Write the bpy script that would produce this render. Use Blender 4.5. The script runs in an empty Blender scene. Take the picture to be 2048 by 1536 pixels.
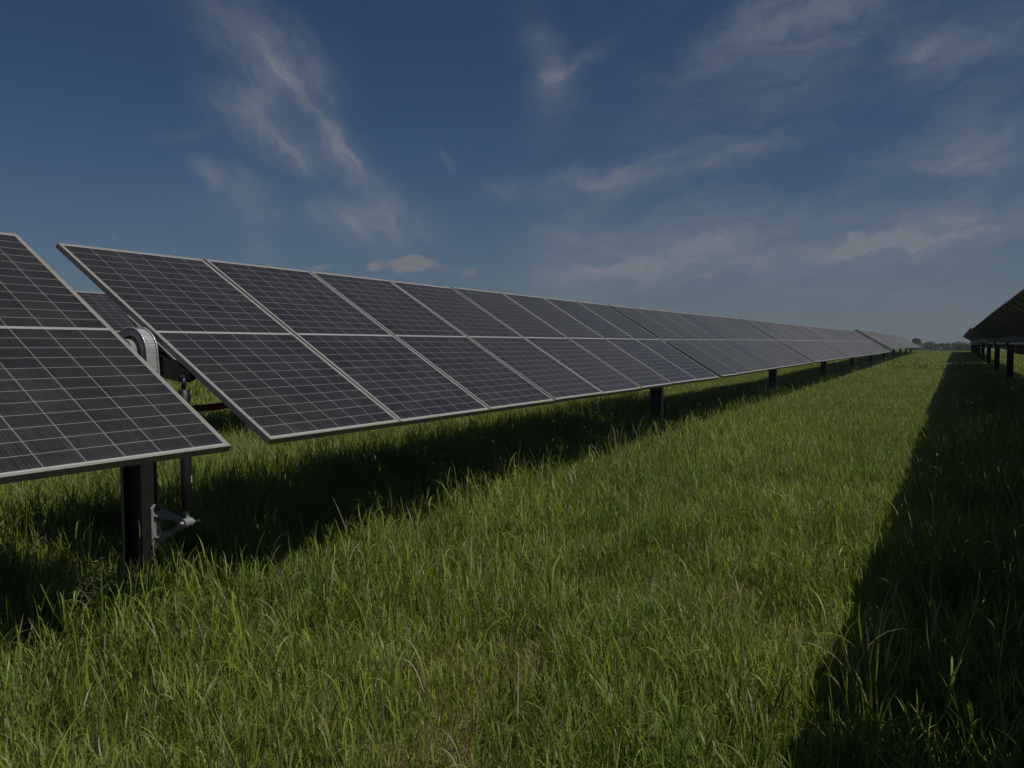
import bpy, math, random
import numpy as np
from mathutils import Vector, Matrix, Euler
R = math.radians
rng = np.random.default_rng(7)
random.seed(7)
sc = bpy.context.scene
col = sc.collection

# ------------------------------------------------------------------ helpers
class MB:
    """collects verts / faces and links them as ONE mesh object"""
    def __init__(s): s.v = []; s.f = []; s.mi = []; s.cur = 0
    def add(s, vs, fs):
        o = len(s.v); s.v += [tuple(p) for p in vs]
        for f in fs: s.f.append(tuple(i + o for i in f)); s.mi.append(s.cur)
    def box(s, x0, x1, y0, y1, z0, z1, M=None):
        vs = [(x, y, z) for z in (z0, z1) for y in (y0, y1) for x in (x0, x1)]
        if M is not None: vs = [tuple(M @ Vector(p)) for p in vs]
        s.add(vs, [(0, 2, 3, 1), (4, 5, 7, 6), (0, 1, 5, 4), (2, 6, 7, 3), (0, 4, 6, 2), (1, 3, 7, 5)])
    def tube(s, pts, rad, n=12, cap=True):
        pts = [Vector(p) for p in pts]; vs = []; fs = []
        if not hasattr(rad, '__len__'): rad = [rad] * len(pts)
        for i, p in enumerate(pts):
            t = (pts[min(i + 1, len(pts) - 1)] - pts[max(i - 1, 0)]).normalized()
            a = t.cross(Vector((0, 0, 1)) if abs(t.z) < .9 else Vector((1, 0, 0))).normalized(); b = t.cross(a)
            for k in range(n):
                q = 2 * math.pi * k / n
                vs.append(p + (a * math.cos(q) + b * math.sin(q)) * rad[i])
        for i in range(len(pts) - 1):
            for k in range(n):
                fs.append((i * n + k, i * n + (k + 1) % n, (i + 1) * n + (k + 1) % n, (i + 1) * n + k))
        if cap:
            fs.append(tuple(range(n))[::-1]); fs.append(tuple((len(pts) - 1) * n + k for k in range(n)))
        s.add(vs, fs)
    def prism(s, poly, axis, a, b):
        """extrude a 2-D polygon (list of (u,v)) along axis between a and b"""
        n = len(poly)
        def P(u, v, w): return {'x': (w, u, v), 'y': (u, w, v), 'z': (u, v, w)}[axis]
        vs = [P(u, v, a) for u, v in poly] + [P(u, v, b) for u, v in poly]
        fs = [tuple(range(n))[::-1], tuple(range(n, 2 * n))]
        fs += [(i, (i + 1) % n, n + (i + 1) % n, n + i) for i in range(n)]
        s.add(vs, fs)
    def strip(s, path_in, path_out, axis, a, b):
        """solid band between two 2-D paths, extruded along axis"""
        for i in range(len(path_in) - 1):
            s.prism([path_in[i], path_in[i + 1], path_out[i + 1], path_out[i]], axis, a, b)
    def mesh(s, name, mats, smooth=False):
        me = bpy.data.meshes.new(name); me.from_pydata(s.v, [], s.f)
        for m in (mats if isinstance(mats, (list, tuple)) else [mats]): me.materials.append(m)
        me.polygons.foreach_set('material_index', s.mi)
        import bmesh
        bm = bmesh.new(); bm.from_mesh(me)
        bmesh.ops.recalc_face_normals(bm, faces=bm.faces); bm.to_mesh(me); bm.free()
        if smooth:
            for p in me.polygons: p.use_smooth = True
        me.update(); return me

def place(name, me, parent=None, loc=(0, 0, 0), rot=(0, 0, 0), bevel=0):
    o = bpy.data.objects.new(name, me); col.objects.link(o)
    o.parent = parent; o.location = loc; o.rotation_euler = rot
    if bevel:
        m = o.modifiers.new('bevel', 'BEVEL'); m.width = bevel; m.segments = 2; m.limit_method = 'ANGLE'
    return o
def thing(name, label, cat, loc, group=None):
    o = bpy.data.objects.new(name, None); col.objects.link(o)
    o.location = loc; o.empty_display_size = .3
    o['label'] = label; o['category'] = cat
    if group: o['group'] = group
    return o
def tag(o, label, cat, group=None):
    o['label'] = label; o['category'] = cat
    if group: o['group'] = group
    return o

# ------------------------------------------------------------------ materials
def newmat(name):
    m = bpy.data.materials.new(name); m.use_nodes = True
    nt = m.node_tree; nt.nodes.clear()
    out = nt.nodes.new('ShaderNodeOutputMaterial')
    return m, nt, out
class G:
    """tiny node-graph writer"""
    def __init__(s, nt): s.nt = nt
    def n(s, t, **k):
        x = s.nt.nodes.new(t)
        for a, b in k.items(): setattr(x, a, b)
        return x
    def put(s, sock, v):
        if isinstance(v, bpy.types.NodeSocket): s.nt.links.new(v, sock)
        elif v is not None: sock.default_value = v
    def m(s, op, a, b=None, c=None, clamp=False):
        x = s.n('ShaderNodeMath', operation=op, use_clamp=clamp)
        s.put(x.inputs[0], a); s.put(x.inputs[1], b); s.put(x.inputs[2], c)
        return x.outputs[0]
    def vm(s, op, a, b=None, out=0):
        x = s.n('ShaderNodeVectorMath', operation=op); s.put(x.inputs[0], a); s.put(x.inputs[1], b)
        return x.outputs[out]
    def mix(s, f, a, b, typ='RGBA', blend='MIX'):
        x = s.n('ShaderNodeMix', data_type=typ, blend_type=blend)
        i = 6 if typ == 'RGBA' else 2
        s.put(x.inputs[0], f); s.put(x.inputs[i], a); s.put(x.inputs[i + 1], b)
        return x.outputs[i // 3 if typ == 'RGBA' else 0]
    def noise(s, vec, scale, detail=4, rough=.55, dist=0, out=0):
        x = s.n('ShaderNodeTexNoise'); s.put(x.inputs['Vector'], vec)
        x.inputs['Scale'].default_value = scale; x.inputs['Detail'].default_value = detail
        x.inputs['Roughness'].default_value = rough; x.inputs['Distortion'].default_value = dist
        return x.outputs[out]
    def ramp(s, f, a, b, smooth=True):
        x = s.n('ShaderNodeMapRange', interpolation_type='SMOOTHSTEP' if smooth else 'LINEAR'); s.put(x.inputs[0], f)
        s.put(x.inputs[1], a); s.put(x.inputs[2], b); return x.outputs[0]
    def comb(s, x, y, z):
        c = s.n('ShaderNodeCombineXYZ'); s.put(c.inputs[0], x); s.put(c.inputs[1], y); s.put(c.inputs[2], z); return c.outputs[0]
def rgb(*c): return (c[0], c[1], c[2], 1)

def metal(name, base, rough=.45, metallic=.0, var=.25, scale=18, spec=.5):
    m, nt, out = newmat(name); g = G(nt)
    tc = g.n('ShaderNodeTexCoord').outputs['Object']
    n1 = g.noise(tc, scale, 6, .65); n2 = g.noise(tc, scale * .15, 3)
    f = g.m('ADD', g.m('MULTIPLY', n1, .6), g.m('MULTIPLY', n2, .4))
    f = g.ramp(f, .3, .7)
    c = g.mix(f, rgb(*[b * (1 - var) for b in base]), rgb(*[b * (1 + var) for b in base]))
    p = g.n('ShaderNodeBsdfPrincipled'); g.put(p.inputs['Base Color'], c)
    p.inputs['Metallic'].default_value = metallic
    g.put(p.inputs['Roughness'], g.m('ADD', rough - .08, g.m('MULTIPLY', n1, .16)))
    p.inputs['Specular IOR Level'].default_value = spec
    nt.links.new(p.outputs[0], out.inputs[0]); return m
M_frame = metal('anodised_aluminium', (.23, .224, .204), .5, .05, .10, 30)
M_galv = metal('galvanised_steel', (.42, .425, .42), .38, .3, .22, 40)
M_cast = metal('cast_aluminium', (.22, .225, .225), .5, .05, .15, 35)
M_post = metal('weathered_post_steel', (.011, .011, .013), .6, .1, .3, 9)
M_tube = metal('torque_tube_steel', (.20, .205, .21), .42, .6, .18, 20)
M_black = metal('black_painted_steel', (.007, .007, .008), .5, 0, .2, 15)
M_bush = metal('black_polymer', (.022, .022, .022), .55, 0, .1, 15)
M_red = metal('dark_red_conduit', (.17, .030, .020), .5, 0, .2, 12)
M_sticker = metal('white_sticker', (.45, .45, .43), .5, 0, .05, 60)
M_feather = metal('dark_feathers', (.02, .02, .022), .7, 0, .3, 12)

# module size: length along the slope, width along the row
ML, MW, MPITCH = 2.278, 1.134, 1.152
def cell_material():
    m, nt, out = newmat('half_cut_cells_under_glass'); g = G(nt)
    tc = g.n('ShaderNodeTexCoord').outputs['Object']
    sp = g.n('ShaderNodeSeparateXYZ'); g.put(sp.inputs[0], tc); x, y = sp.outputs[0], sp.outputs[1]
    rnd = g.n('ShaderNodeObjectInfo').outputs['Random']
    ax, ay = g.m('ABSOLUTE', x), g.m('ABSOLUTE', y)
    pc, pr = .1808, .0918
    def line(coord, pitch, w):        # 1 on a line of width w around multiples of pitch
        d = g.m('ABSOLUTE', g.m('SUBTRACT', g.m('MODULO', g.m('ADD', coord, pitch * 40.5), pitch), pitch * .5))
        return g.m('LESS_THAN', d, w * .5)
    lc = line(y, pc, .0034)
    lr = line(g.m('SUBTRACT', ax, .0105), pr, .0030)
    mid = g.m('LESS_THAN', ax, .0105)
    brd = g.m('MAXIMUM', g.m('GREATER_THAN', ax, .0105 + 12 * pr), g.m('GREATER_THAN', ay, 3 * pc))
    white = g.m('MAXIMUM', g.m('MAXIMUM', lc, lr), g.m('MAXIMUM', mid, brd))
    bus = line(g.m('ADD', y, .009), pc / 10, .0007)
    # each cell has its own slight tone
    cellid = g.comb(g.m('FLOOR', g.m('DIVIDE', x, pr)), g.m('FLOOR', g.m('DIVIDE', y, pc)), g.m('MULTIPLY', rnd, 91))
    wn = g.n('ShaderNodeTexWhiteNoise', noise_dimensions='3D'); g.put(wn.inputs[0], cellid)
    tone = g.m('ADD', .75, g.m('MULTIPLY', wn.outputs[0], .5))
    tint = g.mix(rnd, rgb(.0095, .009, .0115), rgb(.0105, .010, .0105))
    cell = g.mix(1.0, tint, g.comb(tone, tone, tone), blend='MULTIPLY')
    cell = g.mix(g.m('MULTIPLY', bus, .35), cell, rgb(.25, .25, .26))
    basec = g.mix(white, cell, g.mix(brd, g.mix(mid, rgb(.25, .245, .23), rgb(.30, .295, .285)), rgb(.36, .355, .335)))
    # dust: streaks that run down the slope, thicker at the low edge
    v = g.vm('MULTIPLY', tc, (1.3, 26, 1)); v = g.vm('ADD', v, g.comb(g.m('MULTIPLY', rnd, 37), g.m('MULTIPLY', rnd, 11), 0))
    st = g.ramp(g.noise(v, 2.2, 4, .6), .42, .78)
    v2 = g.vm('ADD', tc, g.comb(0, g.m('MULTIPLY', rnd, 53), g.m('MULTIPLY', rnd, 29)))
    cl = g.ramp(g.noise(v2, 2.6, 5, .6), .3, .75)
    low = g.m('POWER', g.m('MULTIPLY', g.m('ADD', x, 1.14), .44, clamp=True), 3.0)
    edge = g.ramp(g.m('SUBTRACT', x, g.m('MULTIPLY', g.noise(v, 1.5, 3), .05)), 1.045, 1.125)
    spk = g.m('GREATER_THAN', g.noise(v2, 60, 2, .5), .755)
    dust = g.m('ADD', g.m('MULTIPLY', st, g.m('ADD', .015, g.m('MULTIPLY', low, .07))), g.m('MULTIPLY', cl, .03))
    dust = g.m('ADD', dust, g.m('MULTIPLY', edge, .10)); dust = g.m('ADD', dust, g.m('MULTIPLY', spk, .12))
    dust = g.m('ADD', dust, .010, clamp=True)
    basec = g.mix(dust, basec, rgb(.28, .265, .25))
    p = g.n('ShaderNodeBsdfPrincipled'); g.put(p.inputs['Base Color'], basec)
    p.inputs['Roughness'].default_value = .55; p.inputs['Specular IOR Level'].default_value = .2
    p.inputs['Coat Weight'].default_value = .5; p.inputs['Coat IOR'].default_value = 1.4
    g.put(p.inputs['Coat Roughness'], g.m('ADD', .16, g.m('MULTIPLY', cl, .12)))
    # thin dust film: covers more of the glass the more obliquely it is seen
    lw = g.n('ShaderNodeLayerWeight'); lw.inputs[0].default_value = .5
    film = g.n('ShaderNodeBsdfDiffuse'); film.inputs[0].default_value = rgb(.35, .32, .275)
    mx = g.n('ShaderNodeMixShader'); g.put(mx.inputs[0], g.m('MULTIPLY', g.m('POWER', lw.outputs['Facing'], 9.0), g.m('ADD', .15, g.m('MULTIPLY', rnd, .14))))
    nt.links.new(p.outputs[0], mx.inputs[1]); nt.links.new(film.outputs[0], mx.inputs[2])
    nt.links.new(mx.outputs[0], out.inputs[0]); return m
M_cell = cell_material()
M_back = metal('grey_backsheet', (.19, .205, .205), .6, 0, .08, 3)

def grass_material():
    m, nt, out = newmat('grass_blades'); g = G(nt)
    at = g.n('ShaderNodeAttribute', attribute_name='tint'); t = at.outputs['Fac']
    pos = g.n('ShaderNodeNewGeometry').outputs['Position']
    big = g.ramp(g.noise(pos, .55, 3, .55), .35, .68)
    rnd = g.n('ShaderNodeObjectInfo').outputs['Random']
    green = g.mix(big, rgb(*GREEN_A), rgb(*GREEN_B))
    green = g.mix(g.m('MULTIPLY', rnd, .6), green, rgb(*GREEN_C))
    # tint: 0..0.8 green variation, >0.8 straw
    var = g.m('ADD', .58, g.m('MULTIPLY', t, 1.15))
    c1 = g.mix(1.0, green, g.comb(var, var, g.m('ADD', var, -.06)), blend='MULTIPLY')
    straw = g.mix(g.noise(pos, 40, 2), rgb(.24, .205, .11), rgb(.38, .345, .22))
    c = g.mix(g.m('GREATER_THAN', t, .9), c1, straw)
    p = g.n('ShaderNodeBsdfPrincipled'); g.put(p.inputs['Base Color'], c)
    p.inputs['Roughness'].default_value = .5; p.inputs['Specular IOR Level'].default_value = .4
    tr = g.n('ShaderNodeBsdfTranslucent')
    g.put(tr.inputs[0], g.mix(1.0, c, rgb(1.1, 1.25, .5), blend='MULTIPLY'))
    mx = g.n('ShaderNodeMixShader'); mx.inputs[0].default_value = .38
    nt.links.new(p.outputs[0], mx.inputs[1]); nt.links.new(tr.outputs[0], mx.inputs[2])
    nt.links.new(mx.outputs[0], out.inputs[0]); return m
GREEN_A = (.158, .205, .022); GREEN_B = (.250, .280, .040); GREEN_C = (.150, .215, .055)
M_grass = grass_material()

def straw_material():
    m, nt, out = newmat('dry_straw'); g = G(nt)
    t = g.n('ShaderNodeAttribute', attribute_name='tint').outputs['Fac']
    c = g.mix(t, rgb(.16, .115, .07), rgb(.34, .29, .20))
    p = g.n('ShaderNodeBsdfPrincipled'); g.put(p.inputs['Base Color'], c); p.inputs['Roughness'].default_value = .7
    nt.links.new(p.outputs[0], out.inputs[0]); return m
M_straw = straw_material()

def soil_material():
    m, nt, out = newmat('red_clay_soil_and_thatch'); g = G(nt)
    pos = g.n('ShaderNodeNewGeometry').outputs['Position']
    a = g.ramp(g.noise(pos, 2.2, 5, .6), .35, .65); b = g.noise(pos, 35, 5, .7); c3 = g.noise(pos, 160, 3, .6)
    soil = g.mix(b, rgb(.085, .042, .024), rgb(.20, .105, .062))
    thatch = g.mix(c3, rgb(.055, .050, .024), rgb(.17, .14, .075))
    near = g.mix(g.m('MULTIPLY', a, .75), soil, thatch)
    sp = g.n('ShaderNodeSeparateXYZ'); g.put(sp.inputs[0], pos)
    d = g.vm('LENGTH', pos, out=1)
    fg = g.mix(g.noise(pos, .05, 6, .7), rgb(.055, .085, .022), rgb(.10, .12, .035))
    c = g.mix(g.ramp(d, 18, 60), near, fg)
    p = g.n('ShaderNodeBsdfPrincipled'); g.put(p.inputs['Base Color'], c); p.inputs['Roughness'].default_value = .95
    p.inputs['Specular IOR Level'].default_value = .1
    bp = g.n('ShaderNodeBump'); bp.inputs['Strength'].default_value = .6; bp.inputs['Distance'].default_value = .02
    g.put(bp.inputs['Height'], g.noise(pos, 45, 6, .65)); nt.links.new(bp.outputs[0], p.inputs['Normal'])
    nt.links.new(p.outputs[0], out.inputs[0]); return m
M_soil = soil_material()

# ------------------------------------------------------------------ terrain
def gz(x, y):
    x = np.asarray(x, float); y = np.asarray(y, float)
    yc = np.clip(y, -30, 105)
    z = -1.72 + .0055 * yc
    far = np.clip((np.hypot(x, y) - 105) / 130, 0, 1); far = far * far * (3 - 2 * far)
    z = z * (1 - far) + (-3.2) * far
    z += .022 * np.sin(x * 2.1 + 1.3 * np.sin(y * .9)) * np.sin(y * 1.7 + .6) * (np.hypot(x, y) < 60)
    z += .05 * np.sin(x * .33 + 1) * np.sin(y * .27) * (np.hypot(x, y) < 90)
    return z
def gz1(x, y): return float(gz(x, y))
def ground():
    def axis(lo, hi):
        a = [0.0]; st = .16
        while a[-1] < hi: a.append(a[-1] + st); st *= 1.035 if a[-1] > 6 else 1.0
        b = [0.0]; st = .16
        while b[-1] > lo: b.append(b[-1] - st); st *= 1.035 if b[-1] < -8 else 1.0
        return np.array(b[:0:-1] + a)
    xs, ys = axis(-3000, 3000), axis(-400, 4000)
    X, Y = np.meshgrid(xs, ys); Z = gz(X, Y)
    nx, ny = len(xs), len(ys)
    v = np.stack([X.ravel(), Y.ravel(), Z.ravel()], 1)
    i = np.arange(nx * ny).reshape(ny, nx)
    f = np.stack([i[:-1, :-1].ravel(), i[:-1, 1:].ravel(), i[1:, 1:].ravel(), i[1:, :-1].ravel()], 1)
    me = bpy.data.meshes.new('ground'); me.from_pydata(v.tolist(), [], f.tolist()); me.materials.append(M_soil)
    me.polygons.foreach_set('use_smooth', [True] * len(f))
    o = bpy.data.objects.new('ground', me); col.objects.link(o); o['kind'] = 'structure'; return o
ground()

# ------------------------------------------------------------------ solar trackers
def module_meshes():
    lam = MB(); h = .0035
    lam.box(-ML / 2 + .003, ML / 2 - .003, -MW / 2 + .003, MW / 2 - .003, -.004, -.0005)
    lam.cur = 1; lam.box(-ML / 2 + .003, ML / 2 - .003, -MW / 2 + .003, MW / 2 - .003, -.0075, -.0042)
    lam.box(-.06, .06, -.30, .30, -.024, -.0076)
    lame = lam.mesh('solar_panel', [M_cell, M_back])
    fr = MB(); a, b, t, hh = ML / 2, MW / 2, .015, .035
    lip = .0012
    # side rails with a top lip and a bottom return flange
    for sx in (-1, 1):
        x0, x1 = sorted((sx * a, sx * (a - .0025)))
        fr.box(x0, x1, -b, b, -hh, lip)
        x0, x1 = sorted((sx * (a - .0026), sx * (a - t)))
        fr.box(x0, x1, -b + .0026, b - .0026, -.0004, lip)
        x0, x1 = sorted((sx * (a - .0026), sx * (a - .028)))
        fr.box(x0, x1, -b + .0026, b - .0026, -hh, -hh + .002)
    for sy in (-1, 1):
        y0, y1 = sorted((sy * b, sy * (b - .0025)))
        fr.box(-a + .0026, a - .0026, y0, y1, -hh, lip - .0002)
        y0, y1 = sorted((sy * (b - .0026), sy * (b - .020)))
        fr.box(-a + t, a - t, y0, y1, -.0004, lip - .0002)
        y0, y1 = sorted((sy * (b - .0026), sy * (b - .03)))
        fr.box(-a + .028, a - .028, y0, y1, -hh, -hh + .0018)
    return lame, fr.mesh('frame', M_frame)
ME_lam, ME_frame = module_meshes()

def rail_mesh():   # hat rail that carries two neighbouring modules, saddle over the tube
    m = MB(); L = .26
    prof = [(-.052, -.036), (-.052, -.039), (-.026, -.039), (-.022, -.078), (.022, -.078), (.026, -.039), (.052, -.039), (.052, -.036), (.024, -.036), (.0195, -.075), (-.0195, -.075), (-.024, -.036)]
    n = len(prof)
    vs = [(-L, y, z) for y, z in prof] + [(L, y, z) for y, z in prof]
    fs = [(i, (i + 1) % n, n + (i + 1) % n, n + i) for i in range(n)]
    m.add(vs, fs)
    for s in (-1, 1): m.tube([(s * .2, 0, -.092), (s * .2, 0, -.0784)], .010, 6)
    m.tube([(s * .0, 0, -.02) for s in (0,)] + [(0, 0, -.04)], .004, 6)
    return m.mesh('mount_rail', M_galv)
ME_rail = rail_mesh()
TUBE_OFF = -.150; TUBE_R = .066

def post_mesh():   # H-section, flanges face +-x, top at z=0
    m = MB(); d, b, tf, tw, H = .20, .104, .010, .008, 2.3
    m.box(-d / 2, -d / 2 + tf, -b / 2, b / 2, -H, 0)
    m.box(d / 2 - tf, d / 2, -b / 2, b / 2, -H, 0)
    m.box(-d / 2 + tf, d / 2 - tf, -tw / 2, tw / 2, -H, -.0005)
    return m.mesh('post', M_post)
ME_post = post_mesh()

def bearing_mesh():   # omega-shaped pressed housing that carries the tube; origin at tube centre
    m = MB()
    def arc(r, flare=0, leg=.2):
        p = [(-r - flare, -leg)]
        p += [(-r * math.cos(q), r * math.sin(q)) for q in np.linspace(0, math.pi, 25)]
        return p + [(r + flare, -leg)]
    w = .036
    m.strip(arc(.139, .010), arc(.146, .010), 'y', -w, w)               # rolled band
    m.strip(arc(.1462, .010), arc(.158, .016), 'y', -w - .004, -w + .004)  # stiffening lips
    m.strip(arc(.1462, .010), arc(.158, .016), 'y', w - .004, w + .004)
    m.strip(arc(.103, .012, .19), arc(.1388, .010, .19), 'y', -w - .002, -w + .003)  # front web
    m.box(-.20, -.118, -.045, .045, -.212, -.201); m.box(.118, .20, -.045, .045, -.212, -.201)
    return m.mesh('bearing_housing', M_galv, False)
def bush_mesh():
    m = MB()
    a = [(math.cos(q), math.sin(q)) for q in np.linspace(0, 2 * math.pi, 33)]
    m.strip([(u * .0665, v * .0665) for u, v in a], [(u * .094, v * .094) for u, v in a], 'y', -.042, .042)
    m.strip([(u * .0945, v * .0945) for u, v in a], [(u * .118, v * .118) for u, v in a], 'y', -.018, .018)
    return m.mesh('bushing', M_bush)
def hub_mesh():
    m = MB()
    a = [(math.cos(q), math.sin(q)) for q in np.linspace(0, 2 * math.pi, 25)]
    m.strip([(u * .0662, v * .0662) for u, v in a], [(u * .083, v * .083) for u, v in a], 'y', -.075, -.045)
    for k in range(4):
        q = k * math.pi / 2 + .4
        m.tube([(.074 * math.cos(q), -.0755, .074 * math.sin(q)), (.074 * math.cos(q), -.088, .074 * math.sin(q))], .009, 6)
    return m.mesh('clamp_ring', M_cast)
def bolt_mesh():
    m = MB(); m.tube([(0, 0, -.2), (0, 0, -.186)], .011, 6)
    return m.mesh('bolt', M_galv)
ME_bearing, ME_bush, ME_hub, ME_bolt = bearing_mesh(), bush_mesh(), hub_mesh(), bolt_mesh()

SEC = 8 * MPITCH + .1734
def lerp(a, k):
    i = min(max(int(k), 0), len(a) - 2); return a[i] + (a[i + 1] - a[i]) * (k - i)
def make_table(label, group, X, Y0, npan, Z, T, sections=True, start_post=None, name='solar_tracker', backward=False, sec=SEC):
    pitch = MPITCH; gap = sec - 8 * MPITCH
    """Z, T: height of the module plane over the tube and tilt, one value per section end"""
    root = thing(name, label, 'solar panels', (X, Y0, gz1(X, Y0)), group)
    o = root.location
    def zt(y):
        k = abs(y - Y0) / sec
        return lerp(Z, k), lerp(T, k)
    sgn = -1 if backward else 1
    def loc(y, n=0, s=0):
        z, t = zt(y)
        return Vector((X + s * math.cos(t) + n * math.sin(t), y, z - s * math.sin(t) + n * math.cos(t))) - o
    ends = []
    seams = []
    for i in range(npan):
        s = i // 8; y = Y0 + sgn * (s * sec + (i % 8 + .5) * pitch)
        z, t = zt(y)
        rz = random.uniform(-.0012, .0012); rt = random.uniform(-.004, .004)
        p = place('solar_panel', ME_lam, root, loc(y, random.uniform(-.0015, .0015)), (0, t + rt, rz))
        place('frame', ME_frame, p)
        if i % 8 == 0: seams.append(Y0 + sgn * (s * sec + .055))
        if i % 8 == 7 or i == npan - 1:
            seams.append(Y0 + sgn * (s * sec + (i % 8 + 1) * pitch - .055)); ends.append(Y0 + sgn * (s * sec + (i % 8 + 1) * pitch + gap / 2))
        else: seams.append(Y0 + sgn * (s * sec + (i % 8 + 1) * pitch))
    for y in seams:
        z, t = zt(y); place('mount_rail', ME_rail, root, loc(y), (0, t, 0))
    ylast = Y0 + sgn * ((npan - 1) // 8 * sec + ((npan - 1) % 8 + 1) * pitch)
    ya, yb = sorted((Y0 - sgn * .22, ylast + sgn * .2))
    tb = MB(); ys = list(np.linspace(ya, yb, max(3, int((yb - ya) / 2.5))))
    tb.tube([loc(y, TUBE_OFF) for y in ys], TUBE_R, 20)
    place('torque_tube', tb.mesh('torque_tube', M_tube, False), root)
    for p in root.children[-1].data.polygons: p.use_smooth = len(p.vertices) == 4
    posts = ([start_post] if start_post is not None else []) + ends
    for y in posts:
        c = loc(y, TUBE_OFF)
        b = place('bearing_housing', ME_bearing, root, c, bevel=.003)
        place('bushing', ME_bush, b); place('clamp_ring', ME_hub, b)
        if math.hypot(X, y) < 15:
            for sx in (-.168, .168):
                for sy in (-.028, .028): place('bolt', ME_bolt, b, (sx, sy, 0))
        place('post', ME_post, root, c + Vector((0.0, 0, -.212)))
    return root

ZM = [.074, .09, .142, .163, .190, .251]; TM = [.548, .547, .5436, .5457, .558, .575]
XM, XR, XB = -4.176, 1.70, -10.16
main = make_table('longest row of solar panels, running from the bracketed post at left far into the distance', 'solar tracker tables in the left row', XM, 2.962, 40, ZM, TM, start_post=2.905)
left = make_table('nearest solar panels cut off by the left edge, in front of the bracketed post', 'solar tracker tables in the left row', XM, 2.724, 8, [.086, .08, .07], [.561, .561, .561], backward=True)
far = make_table('distant solar panels beyond the long row, standing slightly higher, ending by the round tree', 'solar tracker tables in the left row', XM, 2.962 + 5 * SEC - .1734 + .55, 40, [.385, .386, .387, .388, .389, .39], [.542] * 6)
er = MB(); er.box(-1.13, 1.13, -.03, .012, -.135, -.036)
yfar = 2.962 + 5 * SEC - .1734 + .55
place('end_rail', er.mesh('end_rail', M_galv), far, Vector((XM, yfar + .03, .385)) - far.location, (0, .542, 0))
rt = make_table('dark undersides of solar panels slanting down into the right edge on black posts', 'solar tracker tables in the right row', XR, 2.962, 40, [z + .03 for z in ZM[:5]] + [.27], TM, start_post=2.857, sec=8 * MPITCH + .055)
rf = make_table('small far end of the right-hand panels, seen from behind near the treeline', 'solar tracker tables in the right row', XR, 2.962 + 5 * SEC - .1734 + .55, 40, [.40, .40, .40, .40, .40, .40], [.542] * 6)
rn = make_table('solar panels just outside the lower right, throwing the shadow over the grass there', 'solar tracker tables in the right row', XR, 2.905, 4, [.10, .10], [.55, .55], backward=True)
back = make_table('solar panels of the next row behind, glimpsed through the gap between the two nearest tables', None, XB, 2.962, 16, [.17, .19, .2], [.548, .548, .548], start_post=2.857)

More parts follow.
